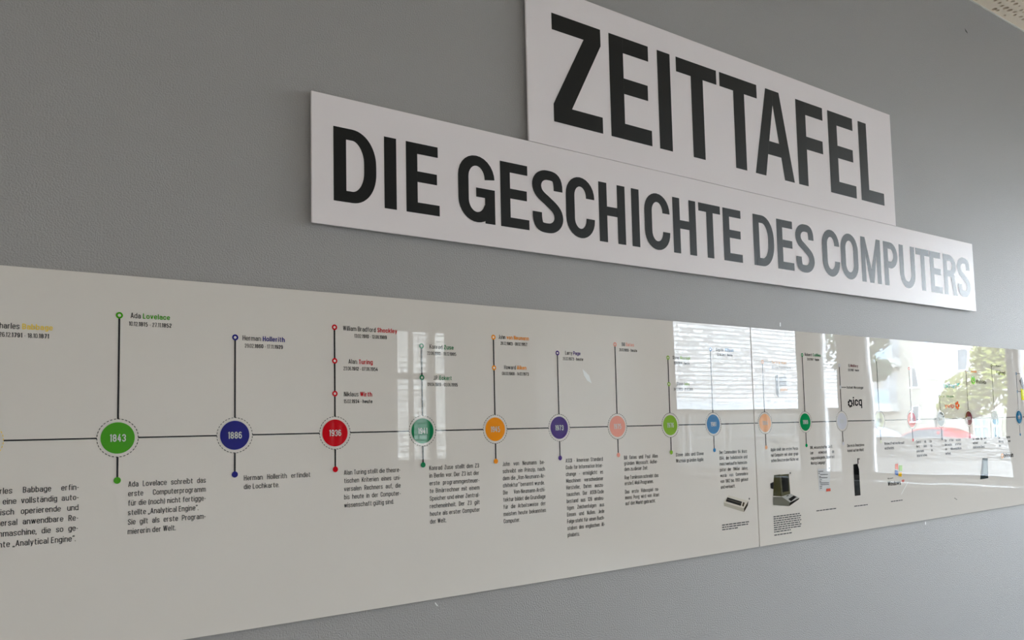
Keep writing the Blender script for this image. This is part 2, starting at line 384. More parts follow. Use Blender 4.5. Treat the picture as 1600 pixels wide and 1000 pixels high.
title_board('title_board', 1.1255, 2.7215, 1.5 + .6715, 1.5 + 1.0695, 'upper white board reading ZEITTAFEL in large black capitals',
    [[('Z', 1.2025, 1.3605), ('E', 1.3887, 1.5345), ('I', 1.5632, 1.6122), ('T', 1.6358, 1.8013), ('T', 1.8145, 1.9816), ('A', 1.9618, 2.1499), ('F', 2.1716, 2.3128), ('E', 2.3410, 2.4870), ('L', 2.5152, 2.6545)]], .2715, 1.5 + .7338, .049, .0418)
title_board('title_board', 0.5915, 3.2675, 1.5 + .4065, 1.5 + .6705, 'long lower white board reading DIE GESCHICHTE DES COMPUTERS',
    [[('D', .6367, .730), ('I', .7482, .7763), ('E', .7990, .8795)],
     [('G', .9273, 1.0245), ('E', 1.0404, 1.1207), ('S', 1.1309, 1.2226), ('C', 1.2325, 1.3237), ('H', 1.3385, 1.4277), ('I', 1.4501, 1.4775), ('C', 1.4959, 1.5897), ('H', 1.6020, 1.6924), ('T', 1.7040, 1.7940), ('E', 1.8049, 1.8855)],
     [('D', 1.9372, 2.0324), ('E', 2.0477, 2.1275), ('S', 2.1385, 2.2317)],
     [('C', 2.2756, 2.3695), ('O', 2.3766, 2.4749), ('M', 2.4936, 2.6109), ('P', 2.6306, 2.7176), ('U', 2.7300, 2.8314), ('T', 2.8401, 2.9326), ('E', 2.9371, 3.0180), ('R', 3.0334, 3.1254), ('S', 3.1361, 3.2317)]], .1515, 1.5 + .4568, .0272, .0232)

# ------------------------------------------------------------------ small lettering: a narrow upright sans drawn with an even pen
class PenFont:
    def __init__(s, t): s.t = t; s.cache = {}
    def shapes(s, ch):
        t = s.t; B = t * .5; XH = .735; X = XH - B; C = 1 - B; D = -.25 + B; W = .345 + (t - .12) * .5; r = .165; V = .36 + (t - .12) * .5; rc = .19
        def oo(b, h, w, r): return arc(w/2, h - r, w/2, r, 0, 180, 8) + arc(w/2, b + r, w/2, r, 180, 360, 8) + [(w, h - r), (w, h - r - .02)]
        def st(x, a, b): return [(x, a), (x, b)]
        def arch(x, w, b=0.0): return [(x, X - r)] + arc(x + w/2, X - r, w/2, r, 180, 0, 8)[1:] + [(x + w, b)]
        def ess(b, h, w):
            m = w/2; H_ = h - b; q = b + H_ * .5
            return [(w, h - H_*.24)] + bez((w, h - H_*.22), (w, h - H_*.03), (m*1.5, h), (m, h), 5) + bez((m, h), (m*.4, h), (0, h - H_*.1), (0, h - H_*.25), 5)[1:] + bez((0, h - H_*.25), (0, q + H_*.06), (w, q - H_*.06), (w, b + H_*.25), 7)[1:] + bez((w, b + H_*.25), (w, b + H_*.1), (m*1.6, b), (m, b), 5)[1:] + bez((m, b), (m*.5, b), (0, b + H_*.03), (0, b + H_*.22), 5)[1:] + [(0, b + H_*.25)]
        dots = lambda y: [st(W*.2, y - t*.5, y + t*.5), st(W*.8, y - t*.5, y + t*.5)]
        base = {'ä': 'a', 'ö': 'o', 'ü': 'u'}
        if ch in base:
            q, w = s.shapes(base[ch]); return q + dots(.93), w
        if ch in 'ÄÖÜ':
            q, w = s.shapes({'Ä': 'A', 'Ö': 'O', 'Ü': 'U'}[ch]); return q + dots(1.15), w
        L = {
         'a': ([[(.01, X - .13)] + arc(W/2, X - r*.9, W/2, r*.9, 165, 0, 7) + [(W, 0)], [(W, .43)] + arc(.14, (.43 + B)/2, .14, (.43 - B)/2, 90, 270, 7) + [(W*.6, B), (W, .2)]], W),
         'b': ([st(0, 0, 1), oo(B, X, W, r)], W), 'd': ([st(W, 0, 1), oo(B, X, W, r)], W),
         'c': ([[(W, X - r - .05)] + arc(W/2, X - r, W/2, r, 0, 180, 8) + arc(W/2, B + r, W/2, r, 180, 360, 8) + [(W, B + r + .05)]], W),
         'e': ([[(0, .37), (W, .37)], [(W, .34), (W, X - r)] + arc(W/2, X - r, W/2, r, 0, 180, 8) + arc(W/2, B + r, W/2, r, 180, 350, 8)], W),
         'f': ([[(.27, C)] + arc(.22, C - .13, .12, .13, 90, 180, 5) + [(.10, 0)], [(0, X), (.26, X)]], .25),
         'g': ([oo(B, X, W, r), [(W, XH), (W, D + .14)] + arc(W/2, D + .14, W/2, .14, 0, -160, 8)], W),
         'h': ([st(0, 0, 1), arch(0, W)], W), 'i': ([st(0, 0, XH), st(0, 1 - t*1.05, 1)], 0), 'j': ([[(0, XH), (0, D + .1), (-.08, D)], st(0, 1 - t*1.05, 1)], 0),
         'k': ([st(0, 0, 1), [(.03, .30), (W, XH)], [(W*.35, .48), (W + .02, 0)]], W), 'l': ([st(0, 0, 1)], 0),
         'm': ([st(0, 0, XH), arch(0, W*.86), arch(W*.86, W*.86)], W*1.72), 'n': ([st(0, 0, XH), arch(0, W)], W), 'o': ([oo(B, X, W, r)], W),
         'p': ([st(0, -.25, XH), oo(B, X, W, r)], W), 'q': ([st(W, -.25, XH), oo(B, X, W, r)], W),
         'r': ([st(0, 0, XH), [(0, X - r)] + arc(.17, X - r, .17, r, 180, 80, 6)], .20), 's': ([ess(B, X, W*.95)], W*.95),
         't': ([[(.09, .93), (.09, B + .12)] + arc(.2, B + .12, .11, .12, 180, 275, 5) + [(.26, B)], [(0, X), (.26, X)]], .25),
         'u': ([[(0, XH), (0, B + r)] + arc(W/2, B + r, W/2, r, 180, 360, 8), st(W, 0, XH)], W),
         'v': ([[(0, XH), (W/2, B*.6)], [(W/2, B*.6), (W, XH)]], W), 'w': ([[(0, XH), (W*.38, B*.6)], [(W*.38, B*.6), (W*.75, XH)], [(W*.75, XH), (W*1.12, B*.6)], [(W*1.12, B*.6), (W*1.5, XH)]], W*1.5),
         'x': ([[(0, XH), (W, 0)], [(0, 0), (W, XH)]], W), 'y': ([[(0, XH), (W/2, .02)], [(W, XH), (W*.42, -.12), (W*.1, D)]], W), 'z': ([[(0, X), (W, X)], [(W, X), (0, B)], [(0, B), (W, B)]], W),
         'ß': ([[(0, 0), (0, C - rc)] + arc(W*.45, C - rc, W*.45, rc, 180, -60, 8) + [(W*.5, .52)] + arc(W*.55, .29, W*.45, .23, 80, -90, 8) + [(W*.4, B)]], W),
         'A': ([[(0, 0), (V*.55, 1)], [(V*1.1, 0), (V*.55, 1)], [(V*.2, .29), (V*.9, .29)]], V*1.1),
         'B': ([st(0, 0, 1), [(0, C), (V - .18, C)] + arc(V - .18, C - .21, .17, .21, 90, -90, 6) + [(0, C - .42)], [(0, C - .42), (V - .18, C - .42)] + arc(V - .18, (C - .42 + B)/2, .18, (C - .42 - B)/2, 90, -90, 6) + [(0, B)]], V),
         'C': ([[(V, C - rc - .1)] + arc(V/2, C - rc, V/2, rc, 0, 180, 8) + arc(V/2, B + rc, V/2, rc, 180, 360, 8) + [(V, B + rc + .1)]], V),
         'D': ([st(0, 0, 1), [(0, C), (V - rc, C)] + arc(V - rc, C - .24, rc, .24, 90, 0, 6) + arc(V - rc, B + .24, rc, .24, 0, -90, 6) + [(0, B)]], V),
         'E': ([st(0, 0, 1), [(0, C), (V*.88, C)], [(0, .5), (V*.8, .5)], [(0, B), (V*.88, B)]], V*.86), 'F': ([st(0, 0, 1), [(0, C), (V*.88, C)], [(0, .5), (V*.78, .5)]], V*.82),
         'G': ([[(V, C - rc - .08)] + arc(V/2, C - rc, V/2, rc, 0, 180, 8) + arc(V/2, B + rc, V/2, rc, 180, 360, 8) + [(V, .48)], [(V, .48), (V*.52, .48)]], V),
         'H': ([st(0, 0, 1), st(V, 0, 1), [(0, .5), (V, .5)]], V), 'I': ([st(0, 0, 1)], 0), 'J': ([[(V*.7, 1), (V*.7, B + .15)] + arc(V*.35, B + .15, V*.35, .15, 0, -170, 7)], V*.7),
         'K': ([st(0, 0, 1), [(.03, .38), (V, 1)], [(V*.34, .58), (V + .02, 0)]], V), 'L': ([st(0, 0, 1), [(0, B), (V*.85, B)]], V*.8),
         'M': ([st(0, 0, 1), st(V*1.35, 0, 1), [(0, 1), (V*.675, .15)], [(V*1.35, 1), (V*.675, .15)]], V*1.35), 'N': ([st(0, 0, 1), st(V*1.05, 0, 1), [(.02, .98), (V*1.05 - .02, .02)]], V*1.05),
         'O': ([oo(B, C, V, rc)], V), 'P': ([st(0, 0, 1), [(0, C), (V - .18, C)] + arc(V - .18, C - .26, .18, .26, 90, -90, 8) + [(0, C - .52)]], V),
         'R': ([st(0, 0, 1), [(0, C), (V - .18, C)] + arc(V - .18, C - .24, .18, .24, 90, -90, 8) + [(0, C - .48)], [(V*.5, C - .48), (V + .02, 0)]], V), 'S': ([ess(B, C, V)], V),
         'T': ([[(-.02, C), (V, C)], st(V/2, 0, C)], V*.95), 'U': ([[(0, 1), (0, B + rc)] + arc(V/2, B + rc, V/2, rc, 180, 360, 8) + [(V, 1)]], V),
         'V': ([[(0, 1), (V*.53, B*.5)], [(V*.53, B*.5), (V*1.06, 1)]], V*1.06), 'W': ([[(0, 1), (V*.4, B*.5)], [(V*.4, B*.5), (V*.8, 1)], [(V*.8, 1), (V*1.2, B*.5)], [(V*1.2, B*.5), (V*1.6, 1)]], V*1.6),
         'X': ([[(0, 1), (V, 0)], [(0, 0), (V, 1)]], V), 'Y': ([[(0, 1), (V/2, .45)], [(V, 1), (V/2, .45)], st(V/2, 0, .47)], V), 'Z': ([[(0, C), (V, C)], [(V, C), (0, B)], [(0, B), (V, B)]], V),
         '0': ([oo(B, C, W, rc)], W), '1': ([st(.13, 0, 1), [(.13, .97), (0, .80)]], .15),
         '2': ([[(0, C - .2)] + arc(W/2, C - .19, W/2, .19, 175, -20, 9) + [(0, B + .03)], [(0, B), (W, B)]], W),
         '3': ([[(0, C - .2)] + arc(W/2, C - .21, W/2, .21, 170, -75, 9) + [(W*.4, .52)], [(W*.45, .52)] + arc(W/2, .28, W/2, .24 - B*.3, 75, -170, 9)], W),
         '4': ([[(W*.7, 1), (0, .3)], [(0, .28), (W*1.08, .28)], st(W*.74, 0, .62)], W), '5': ([[(W*.95, C), (.03, C)], [(.03, C), (.01, .55)], [(.02, .58)] + arc(W/2, .32, W/2, .28, 120, -165, 10)], W),
         '6': ([oo(B, .58, W, .2), [(0, .4), (0, C - rc)] + arc(W/2, C - rc, W/2, rc, 180, 15, 7)], W), '7': ([[(0, C), (W, C)], [(W, C), (W*.35, 0)]], W),
         '8': ([oo(.5, C, W*.94, .2), oo(B, .5, W, .2)], W), '9': ([oo(.42, C, W, .2), [(W, .6), (W, B + rc)] + arc(W/2, B + rc, W/2, rc, 0, -165, 7)], W),
         '.': ([st(0, 0, t*1.05)], 0), ',': ([[(0, t*1.05), (-.03, -.12)]], 0), ':': ([st(0, 0, t), st(0, .5, .5 + t)], 0), '-': ([[(0, .38), (.19, .38)]], .19), '!': ([st(0, .3, 1), st(0, 0, t)], 0),
         '(': ([arc(.2, .42, .2, .62, 125, 235, 8)], .1), ')': ([arc(-.1, .42, .2, .62, 55, -55, 8)], .1),
         '„': ([[(0, .12), (-.03, -.14)], [(.15, .12), (.12, -.14)]], .15), '“': ([[(0, .76), (.03, 1)], [(.15, .76), (.18, 1)]], .15),
        }
        return L[ch]
    def get(s, ch):
        if ch in s.cache: return s.cache[ch]
        if ch == ' ': s.cache[ch] = (.27 * .682, [], []); return s.cache[ch]
        paths, w = s.shapes(ch); sb = .048 + s.t * .5
        if ch in '.,:-': sb *= .72
        vs, fs = [], []
        for p in paths:
            for q in stroke(p, s.t, s.t):
                k = len(vs); vs += [Vector(((x + sb) * .682, y * .682)) for x, y in q]; fs.append((k, k+1, k+2, k+3))
        s.cache[ch] = ((w + 2 * sb) * .682, vs, fs)
        return s.cache[ch]
    def width(s, t): return sum(s.get(c)[0] for c in t)
REG, BOLD = PenFont(.108), PenFont(.158)

YI = -0.0084                                            # ink layer just in front of the panel face
def put(mb, font, text, x, z, cap, hs, y=YI):           # one run of text; returns its end x
    k = cap / .682
    for ch in text:
        adv, vs, fs = font.get(ch)
        nv = [mb.bm.verts.new((x + q.x * k * hs, y - .000004 * (i // 4), z + q.y * k)) for i, q in enumerate(vs)]
        for f in fs:
            try: mb.bm.faces.new([nv[i] for i in f])
            except ValueError: pass
        x += adv * k * hs
    return x
def runs_width(runs, cap, hs): return sum(f.width(t) for f, t in runs) * cap / .682 * hs

M_PANEL = gloss('white_acrylic_panel', (0.73, 0.67, 0.605))
M_EDGE = mat('polished_acrylic_edge', (0.86, 0.86, 0.84), 0.2)
M_INK = gloss('print_ink_black', (0.010, 0.010, 0.014))
M_GREY = gloss('print_ink_grey', (0.10, 0.10, 0.10))
M_PAPER = gloss('print_paper_white', (0.73, 0.67, 0.605))

Z0 = 1.5 - .003                                         # height of the time line
def panel(name, x0, x1, label):
    root = empty(name, (0, 0, 0)); tag(root, label, 'information panel')
    m = MB(); m.box((x0, -.008, 1.5 - .3515), (x1, -.002, 1.5 + .2725)); m.build('acrylic_sheet', M_PANEL, root, bevel=.0007)
    return root
SEAM = 1.911
PL = panel('timeline_panel', -1.35, SEAM - .0014, 'long left glossy white panel with the timeline from 1843 to 1981')
PR = panel('timeline_panel', SEAM + .0014, 4.65, 'right glossy white panel mirroring the street, timeline from 1984 onward')

def name_caption(par, x, z, first, last, dates, col, lx, rx):
    """first name black + coloured bold surname over a dates line, spanning lx..rx (dates centred under it)"""
    cap = .0092; runs = [(REG, first + ' '), (BOLD, last)] if last else [(REG, first)]
    w = runs_width(runs, cap, 1.0); hs = (rx - lx) / w
    m = MB(); xe = put(m, REG, first + (' ' if last else ''), lx, z, cap, hs)
    dr = []
    for i, piece in enumerate(dates.split('|')): dr.append((BOLD if i % 2 else REG, piece))
    dw = runs_width(dr, .0074, 1.0); dhs = min(hs, 1.0); cx = (lx + rx) / 2 - dw * dhs / 2
    for f, t in dr: cx = put(m, f, t, cx, z - .0133, .0074, dhs)
    o = flat(m, 'name_caption', M_INK, par)
    if last:
        m = MB(); put(m, BOLD, last, xe, z, cap, hs); flat(m, 'surname', ink(col, .56 + .09 * lx), o)
    return o

def paragraph(par, x0, z, w, lines, cap=.0093, lead=.0157, gap=None, name='description_text', m_=None):
    nat = max(REG.width(l) for l in lines) * cap / .682
    hs = min(1.12, w / nat)
    m = MB(); zz = z
    for i, l in enumerate(lines):
        if l == '': zz -= lead * .45; continue
        words = l.split(' '); last = (i == len(lines) - 1) or lines[i+1] == '' or l.endswith(('.', ':'))
        ww = [REG.width(t) * cap / .682 * hs for t in words]
        sp = REG.width(' ') * cap / .682 * hs
        if not last and len(words) > 1: sp = (w - sum(ww)) / (len(words) - 1)
        x = x0
        for t, tw in zip(words, ww):
            put(m, REG, t, x, zz, cap, hs); x += tw + sp
        zz -= lead
    return flat(m, name, m_ or M_INK, par)

def yr_dark(col): return col != (205, 165, 75)
def marker(par, x, year, col, names=(), top=.204, bottom=-.0735, rungs=()):
    c = ink(col, .56 + .09 * x); zc = Z0
    m = MB(); m.disc(x, zc, .0262, YI, 48); d = flat(m, 'year_marker', c, par); d['label'] = 'disc with the year %s' % year if year else 'disc'
    m = MB()
    for k in range(34): m.disc(x, zc, .0322, YI, 3, .0311, 2*math.pi*k/34, 2*math.pi*(k+.58)/34)
    flat(m, 'dashed_ring', M_INK if yr_dark(col) else c, d)
    if year:
        hs = .92; cap = .0125; w = runs_width([(BOLD, year)], cap, hs); m = MB(); put(m, BOLD, year, x - w/2, zc - cap/2, cap, hs, YI - .0004); flat(m, 'year_numerals', gloss('numeral_white', (.62, .62, .58)), d)
    tops = sorted(rungs or (top,))
    m = MB(); m.rect(x - .0015, zc + .0318, x + .0015, 1.5 + tops[-1], YI); us = flat(m, 'upper_stem', M_INK, par)
    for t in tops:
        m = MB(); m.disc(x, 1.5 + t, .0056, YI - .0003, 18, .0026); flat(m, 'name_ring', c, us)
        m = MB(); m.disc(x, 1.5 + t, .0026, YI - .0003, 14); flat(m, 'ring_centre', M_PAPER, us)
    m = MB(); m.rect(x - .0015, 1.5 + bottom, x + .0015, zc - .0318, YI); ls = flat(m, 'lower_stem', M_INK, par)
    m = MB(); m.disc(x, 1.5 + bottom, .0056, YI - .0003, 20); flat(m, 'end_dot', c, ls)
    return d
def line(par, x0, x1):
    m = MB(); m.rect(x0, Z0 - .0012, x1, Z0 + .0012, YI); flat(m, 'time_line', M_INK, par)

EV = [(.0585, .192, (205, 165, 75), '1833'), (.2525, .2035, (64, 125, 38), '1843'), (.4458, .175, (5, 22, 100), '1886'), (.6385, .204, (165, 5, 45), '1936'), (.8325, .175, (25, 105, 70), '1941'),
      (1.0157, .202, (205, 125, 40), '1945'), (1.1975, .173, (62, 10, 100), '1973'), (1.382, .201, (200, 135, 120), '1975'), (1.5687, .174, (120, 155, 60), '1976'), (1.7362, .202, (25, 100, 145), '1981'),
      (1.959, .174, (215, 160, 120), '1984'), (2.151, .201, (15, 130, 80), '1989'), (2.343, .174, (188, 186, 190), '1995'), (2.559, .2, (205, 205, 180), '2001'), (2.760, .174, (205, 90, 85), '2004'),
      (2.958, .0775, (95, 100, 104), '2006'), (3.164, .1735, (105, 20, 60), '2009'), (3.371, .2005, (50, 50, 54), '2010'), (3.580, .1735, (40, 105, 140), '2012')]
RUNG = {'1936': (.204, .1378, .0735), '1941': (.175, .1085), '1945': (.202, .1335), '1976': (.174, .1045), '2012': (.1735, .1005), '1995': (.174, .1045)}
prev = -1.35
for (x, top, col, yr) in EV:
    par = PL if x < SEAM else PR
    marker(par, x, yr, col, top=top, rungs=RUNG.get(yr, ()))
    if prev < SEAM < x: line(PL, prev, SEAM - .0014); prev = SEAM + .0014
    line(par, prev, x - .0318); prev = x + .0318
line(PR, prev, 4.65)
EC = {e[3]: e[2] for e in EV}

def nm(yr, z, first, last, dates, lx, rx, col=None):
    x = [e[0] for e in EV if e[3] == yr][0]
    name_caption(PL if x < SEAM else PR, x, 1.5 + z, first, last, dates, col or EC[yr], lx, rx)
nm('1833', .1725, 'Charles', 'Babbage', '26.12.|1791| - 18.10.|1871', .0755, .1549)
nm('1843', .2000, 'Ada', 'Lovelace', '10.12.|1815| - 27.11.|1852', .2695, .3338)
nm('1886', .1703, 'Herman', 'Hollerith', '29.02.|1860| - 17.11.|1929', .4590, .5391)
nm('1936', .1988, 'William Bradford', 'Shockley', '13.02.|1910| - 12.08.|1989', .6561, .7764)
nm('1936', .1330, 'Alan', 'Turing', '23.06.|1912| - 07.06.|1954', .6672, .7207)
nm('1936', .0682, 'Niklaus', 'Wirth', '15.02.|1934| - |heute', .6572, .7186)
nm('1941', .1700, 'Konrad', 'Zuse', '22.06.|1910| - 18.12.|1995', .8515, .9120)
nm('1941', .1040, 'J.P.', 'Eckert', '09.04.|1919| - 03.06.|1995', .8600, .9060)
nm('1945', .1990, 'John', 'von Neumann', '28.12.|1903| - 08.02.|1957', 1.0290, 1.1150)
nm('1945', .1310, 'Howard', 'Aiken', '08.03.|1900| - 14.03.|1973', 1.0430, 1.1060)
nm('1973', .1700, 'Larry', 'Page', '26.03.|1973| - |heute', 1.2210, 1.2690)
nm('1975', .1980, 'Bill', 'Gates', '28.10.|1955| - |heute', 1.4050, 1.4480)
nm('1976', .1705, 'Steve', 'Wozniak', '11.08.|1950| - |heute', 1.5860, 1.6550)
nm('1976', .1010, 'Steve', 'Jobs', '24.02.|1955| - 05.10.|2011', 1.5980, 1.6480)
nm('1981', .1985, 'Sophie', 'Wilson', '02.06.|1957| - |heute', 1.7580, 1.8340)
nm('1989', .1985, 'Robert', 'Cailliau', '26.01.|1947| - |heute', 2.1640, 2.2480)
nm('1995', .1705, 'B.', 'Mallory', '12.03.|1957| - |heute', 2.3940, 2.4490, (95, 30, 50))

DESC = [(PL, .0693, .1268, ['Charles Babbage erfin-', 'det eine vollständig auto-', 'matisch operierende und', 'universal anwendbare Re-', 'chenmaschine, die so ge-', 'nannte „Analytical Engine“.'], .0164),
 (PL, .2690, .1268, ['Ada Lovelace schreibt das', 'erste Computerprogramm', 'für die (noch) nicht fertigge-', 'stellte „Analytical Engine“.', 'Sie gilt als erste Program-', 'miererin der Welt.'], .0157),
 (PL, .4617, .1268, ['Herman Hollerith erfindet', 'die Lochkarte.'], .0157),
 (PL, .6560, .1240, ['Alan Turing stellt die theore-', 'tischen Kriterien eines uni-', 'versalen Rechners auf, die', 'bis heute in der Computer-', 'wissenschaft gültig sind.'], .0158),
 (PL, .8467, .1247, ['Konrad Zuse stellt den Z3', 'in Berlin vor. Der Z3 ist der', 'erste programmgesteuer-', 'te Binärrechner mit einem', 'Speicher und einer Zentral-', 'recheneinheit. Der Z3 gilt', 'heute als erster Computer', 'der Welt.'], .0158),
 (PL, 1.0330, .1190, ['John von Neumann be-', 'schreibt ein Prinzip, nach', 'dem die „Von-Neumann-Ar-', 'chitektur“ benannt wurde.', 'Die Von-Neumann-Archi-', 'tektur bildet die Grundlage', 'für die Arbeitsweise der', 'meisten heute bekannten', 'Computer.'], .0157),
 (PL, 1.2137, .1170, ['ASCII - American Standard', 'Code for Information Inter-', 'change - ermöglicht es', 'Maschinen verschiedener', 'Hersteller, Daten auszu-', 'tauschen. Der ASCII-Code', 'bestand aus 128 eindeu-', 'tigen Zeichenfolgen aus', 'Einsen und Nullen. Jede', 'Folge steht für einen Buch-', 'staben des englischen Al-', 'phabets.'], .0157),
 (PL, 1.4003, .1187, ['Bill Gates und Paul Allen', 'gründen Microsoft. Außer-', 'dem zu dieser Zeit:', '', 'Ray Tomlinson schreibt das', 'erste E-Mail-Programm.', '', 'Das erste Videospiel na-', 'mens Pong wird von Atari', 'auf den Markt gebracht.'], .0143),
 (PL, 1.5850, .1075, ['Steve Jobs und Steve', 'Wozniak gründen Apple.'], .0157),
 (PL, 1.7555, .1180, ['Der Commodore 64 (kurz', 'C64), der beliebteste und', 'meistverkaufte Heimcom-', 'puter der 1980er Jahre,', 'wurde von Commodore', 'von 1982 bis 1993 gebaut', 'und verkauft.'], .0157),
 (PR, 1.9790, .1320, ['Apple stellt den ersten Perso-', 'nal Computer mit einer grapi-', 'schen Benutzeroberfläche vor.'], .0157),
 (PR, 2.1685, .1240, ['XML, wissenschaftler Tim B.', 'Lee entwickelt die', 'zugrundeliegende „Hypertext', 'Markup Language“.'], .0157),
 (PR, 2.3645, .0960, ['Das erste Smartphone', 'kommt auf den Markt'], .0157),
 (PR, 2.5790, .1250, ['Windows XP wird von Microsoft', 'veröffentlicht.'], .0157),
 (PR, 2.7800, .1080, ['Zuerst als Uni-', 'Netz, dann für', 'jedermann im', 'Internet offen.'], .0157),
 (PR, 2.9760, .1180, ['Die ersten sozialen', 'Netzwerke erreichen', 'ein Millionenpublikum', 'weltweit.'], .0157),
 (PR, 3.1830, .1080, ['Die mobile App wird', 'weltweit zum', 'beliebtesten Dienst.'], .0157),
 (PR, 3.3900, .1000, ['Die digitale', 'Währung wird', 'frei.'], .0157)]
for (par, x0, w, lines, lead) in DESC: paragraph(par, x0, 1.5 - .0853, w, lines, lead=lead)

# connector dashes, captions and pictures
def hline(par, x0, x1, z, m_=M_INK, t=.0009, name='connector_line'):
    m = MB(); m.rect(x0, z - t, x1, z + t, YI); return flat(m, name, m_, par)
hline(PR, 1.9645, 2.0, 1.674); hline(PR, 2.3485, 2.375, 1.6045); hline(PR, 2.9635, 2.992, 1.5775); hline(PR, 3.1695, 3.2, 1.6735); hline(PR, 3.3765, 3.405, 1.7005); hline(PR, 3.5855, 3.615, 1.6735); hline(PR, 3.5855, 3.615, 1.6005)
def word(par, t, x0, x1, z, cap, col=None, font=BOLD, name='printed_word'):
    m = MB(); hs = (x1 - x0) / runs_width([(font, t)], cap, 1.0); put(m, font, t, x0, z, cap, hs); return flat(m, name, ink(col) if col else M_INK, par)
word(PR, 'Tetris von', 2.001, 2.072, 1.6700, .0090, (215, 150, 95)); word(PR, 'Alexei Paschitnow', 2.0005, 2.092, 1.6555, .0088, (120, 115, 112), REG)
word(PR, 'Instant Messenger', 2.378, 2.474, 1.6005, .0085, None, REG)
word(PR, 'icq', 2.4080, 2.4620, 1.5450, .0290)
word(PR, 'Skype', 3.006, 3.060, 1.5745, .0080, (60, 110, 90)); word(PR, 'twitter', 2.990, 3.082, 1.6090, .0165, (20, 140, 155)); word(PR, 'yelp', 2.990, 3.062, 1.5370, .0150, (200, 45, 35), REG)
word(PR, 'mobil', 3.203, 3.246, 1.6700, .0080, (190, 70, 50)); word(PR, 'WhatsApp', 3.2360, 3.3210, 1.6290, .0140, None, REG); word(PR, 'Kurs', 3.408, 3.448, 1.6970, .0080, None, REG)
word(PR, 'Yahoo!', 3.4060, 3.4850, 1.6640, .0180); word(PR, 'bitcoin', 3.4240, 3.5080, 1.3390, .0190)
word(PR, 'Windows', 2.5860, 2.6680, 1.2790, .0145); word(PR, 'xp', 2.6720, 2.6900, 1.2880, .0090, (215, 70, 60)); word(PR, 'Microsoft', 2.5870, 2.6220, 1.3010, .0050, None, REG)

def pic(par, name, parts, label):
    root = None
    for k, (nm_, pts, col) in enumerate(parts):
        m = MB(); m.poly(pts, YI - .00012 * k); o = flat(m, nm_ if root else name, ink(col, .80), root or par)
        if root is None: root = o; o['label'] = label
    return root
def pxs(*q): return q
pic(PL, 'home_computer_picture', [
    ('case_top', [(1.7863, 1.3013), (1.8697, 1.2798), (1.8493, 1.2608), (1.7658, 1.2827)], (196,188,174)),
    ('case_front', [(1.7658, 1.2827), (1.8493, 1.2608), (1.8487, 1.2506), (1.7658, 1.2737)], (168,160,146)),
    ('case_side', [(1.8697, 1.2798), (1.8663, 1.2676), (1.8487, 1.2506), (1.8493, 1.2608)], (60,54,46)),
    ('keyboard', [(1.7815, 1.2959), (1.8418, 1.2798), (1.8361, 1.2685), (1.7737, 1.2856)], (38,34,30)),
    ('function_keys', [(1.8461, 1.2784), (1.8531, 1.2765), (1.8480, 1.2659), (1.8410, 1.2680)], (70,62,52)),
    ('key_gap', [(1.7799, 1.2916), (1.8398, 1.2757), (1.8392, 1.2747), (1.7793, 1.2906)], (120,112,100))], 'beige keyboard home computer printed under the 1981 text')
pic(PR, 'desktop_computer_picture', [
    ('monitor_side', [(1.9891, 1.3454), (2.0186, 1.3461), (2.0197, 1.2825), (1.9811, 1.2866)], (62,60,42)),
    ('monitor_bezel', [(2.0153, 1.3455), (2.0589, 1.3456), (2.0612, 1.2873), (2.0197, 1.2822)], (84,82,66)),
    ('screen', [(2.0228, 1.3414), (2.0549, 1.3413), (2.0545, 1.2956), (2.0247, 1.2941)], (16,14,12)),
    ('rear_neck', [(1.9702, 1.3229), (1.9857, 1.3264), (1.9825, 1.3060), (1.9709, 1.3089)], (22,22,20)),
    ('base_side', [(1.9800, 1.2841), (2.0229, 1.2812), (2.0593, 1.2619), (2.0501, 1.2521), (1.9792, 1.2606)], (104,102,92)),
    ('base_top', [(2.0202, 1.2814), (2.0619, 1.2876), (2.1028, 1.2728), (2.0575, 1.2624)], (160,158,152)),
    ('base_front', [(2.0575, 1.2624), (2.1027, 1.2725), (2.0999, 1.2685), (2.0512, 1.2517)], (44,42,38)),
    ('keyboard', [(2.0495, 1.2729), (2.0761, 1.2812), (2.0897, 1.2767), (2.0626, 1.2651)], (30,28,26)),
    ('badge', [(2.0396, 1.2829), (2.0504, 1.2846), (2.0542, 1.2832), (2.0434, 1.2811)], (60,58,54))], 'early desktop computer with monitor printed under the 1984 text')
def QS(u, v): return (2.2327 + (u - 1284) * 0.00330, 1.3199 + (v - 749) * -0.00195 + (u - 1284) * -0.00018)
d = pic(PR, 'document_picture', [
    ('sheet', [(2.2018, 1.3535), (2.2507, 1.3524), (2.2657, 1.3390), (2.2591, 1.2843), (2.2036, 1.2874)], (196,194,192)),
    ('red_tag', [(2.2416, 1.2912), (2.2630, 1.2911), (2.2629, 1.2825), (2.2395, 1.2828)], (196,92,76))], 'page of markup code with a red tag')
m = MB()
for (a, c, y) in ((1275.4,1283,736),(1275.2,1277.5,739.2),(1277.6,1290,741),(1276,1279,744.3),(1276.4,1289,746.2),(1276.2,1280,749.4),(1276.2,1279,752.2),(1277,1291,754),(1277.5,1291,756.6),(1276.6,1280,759.7),(1276.6,1279.6,762.4)):
    m.poly([QS(a, y), QS(c, y - .5), QS(c, y + .5), QS(a, y + 1)], YI - .0006)
flat(m, 'code_lines', M_GREY, d)
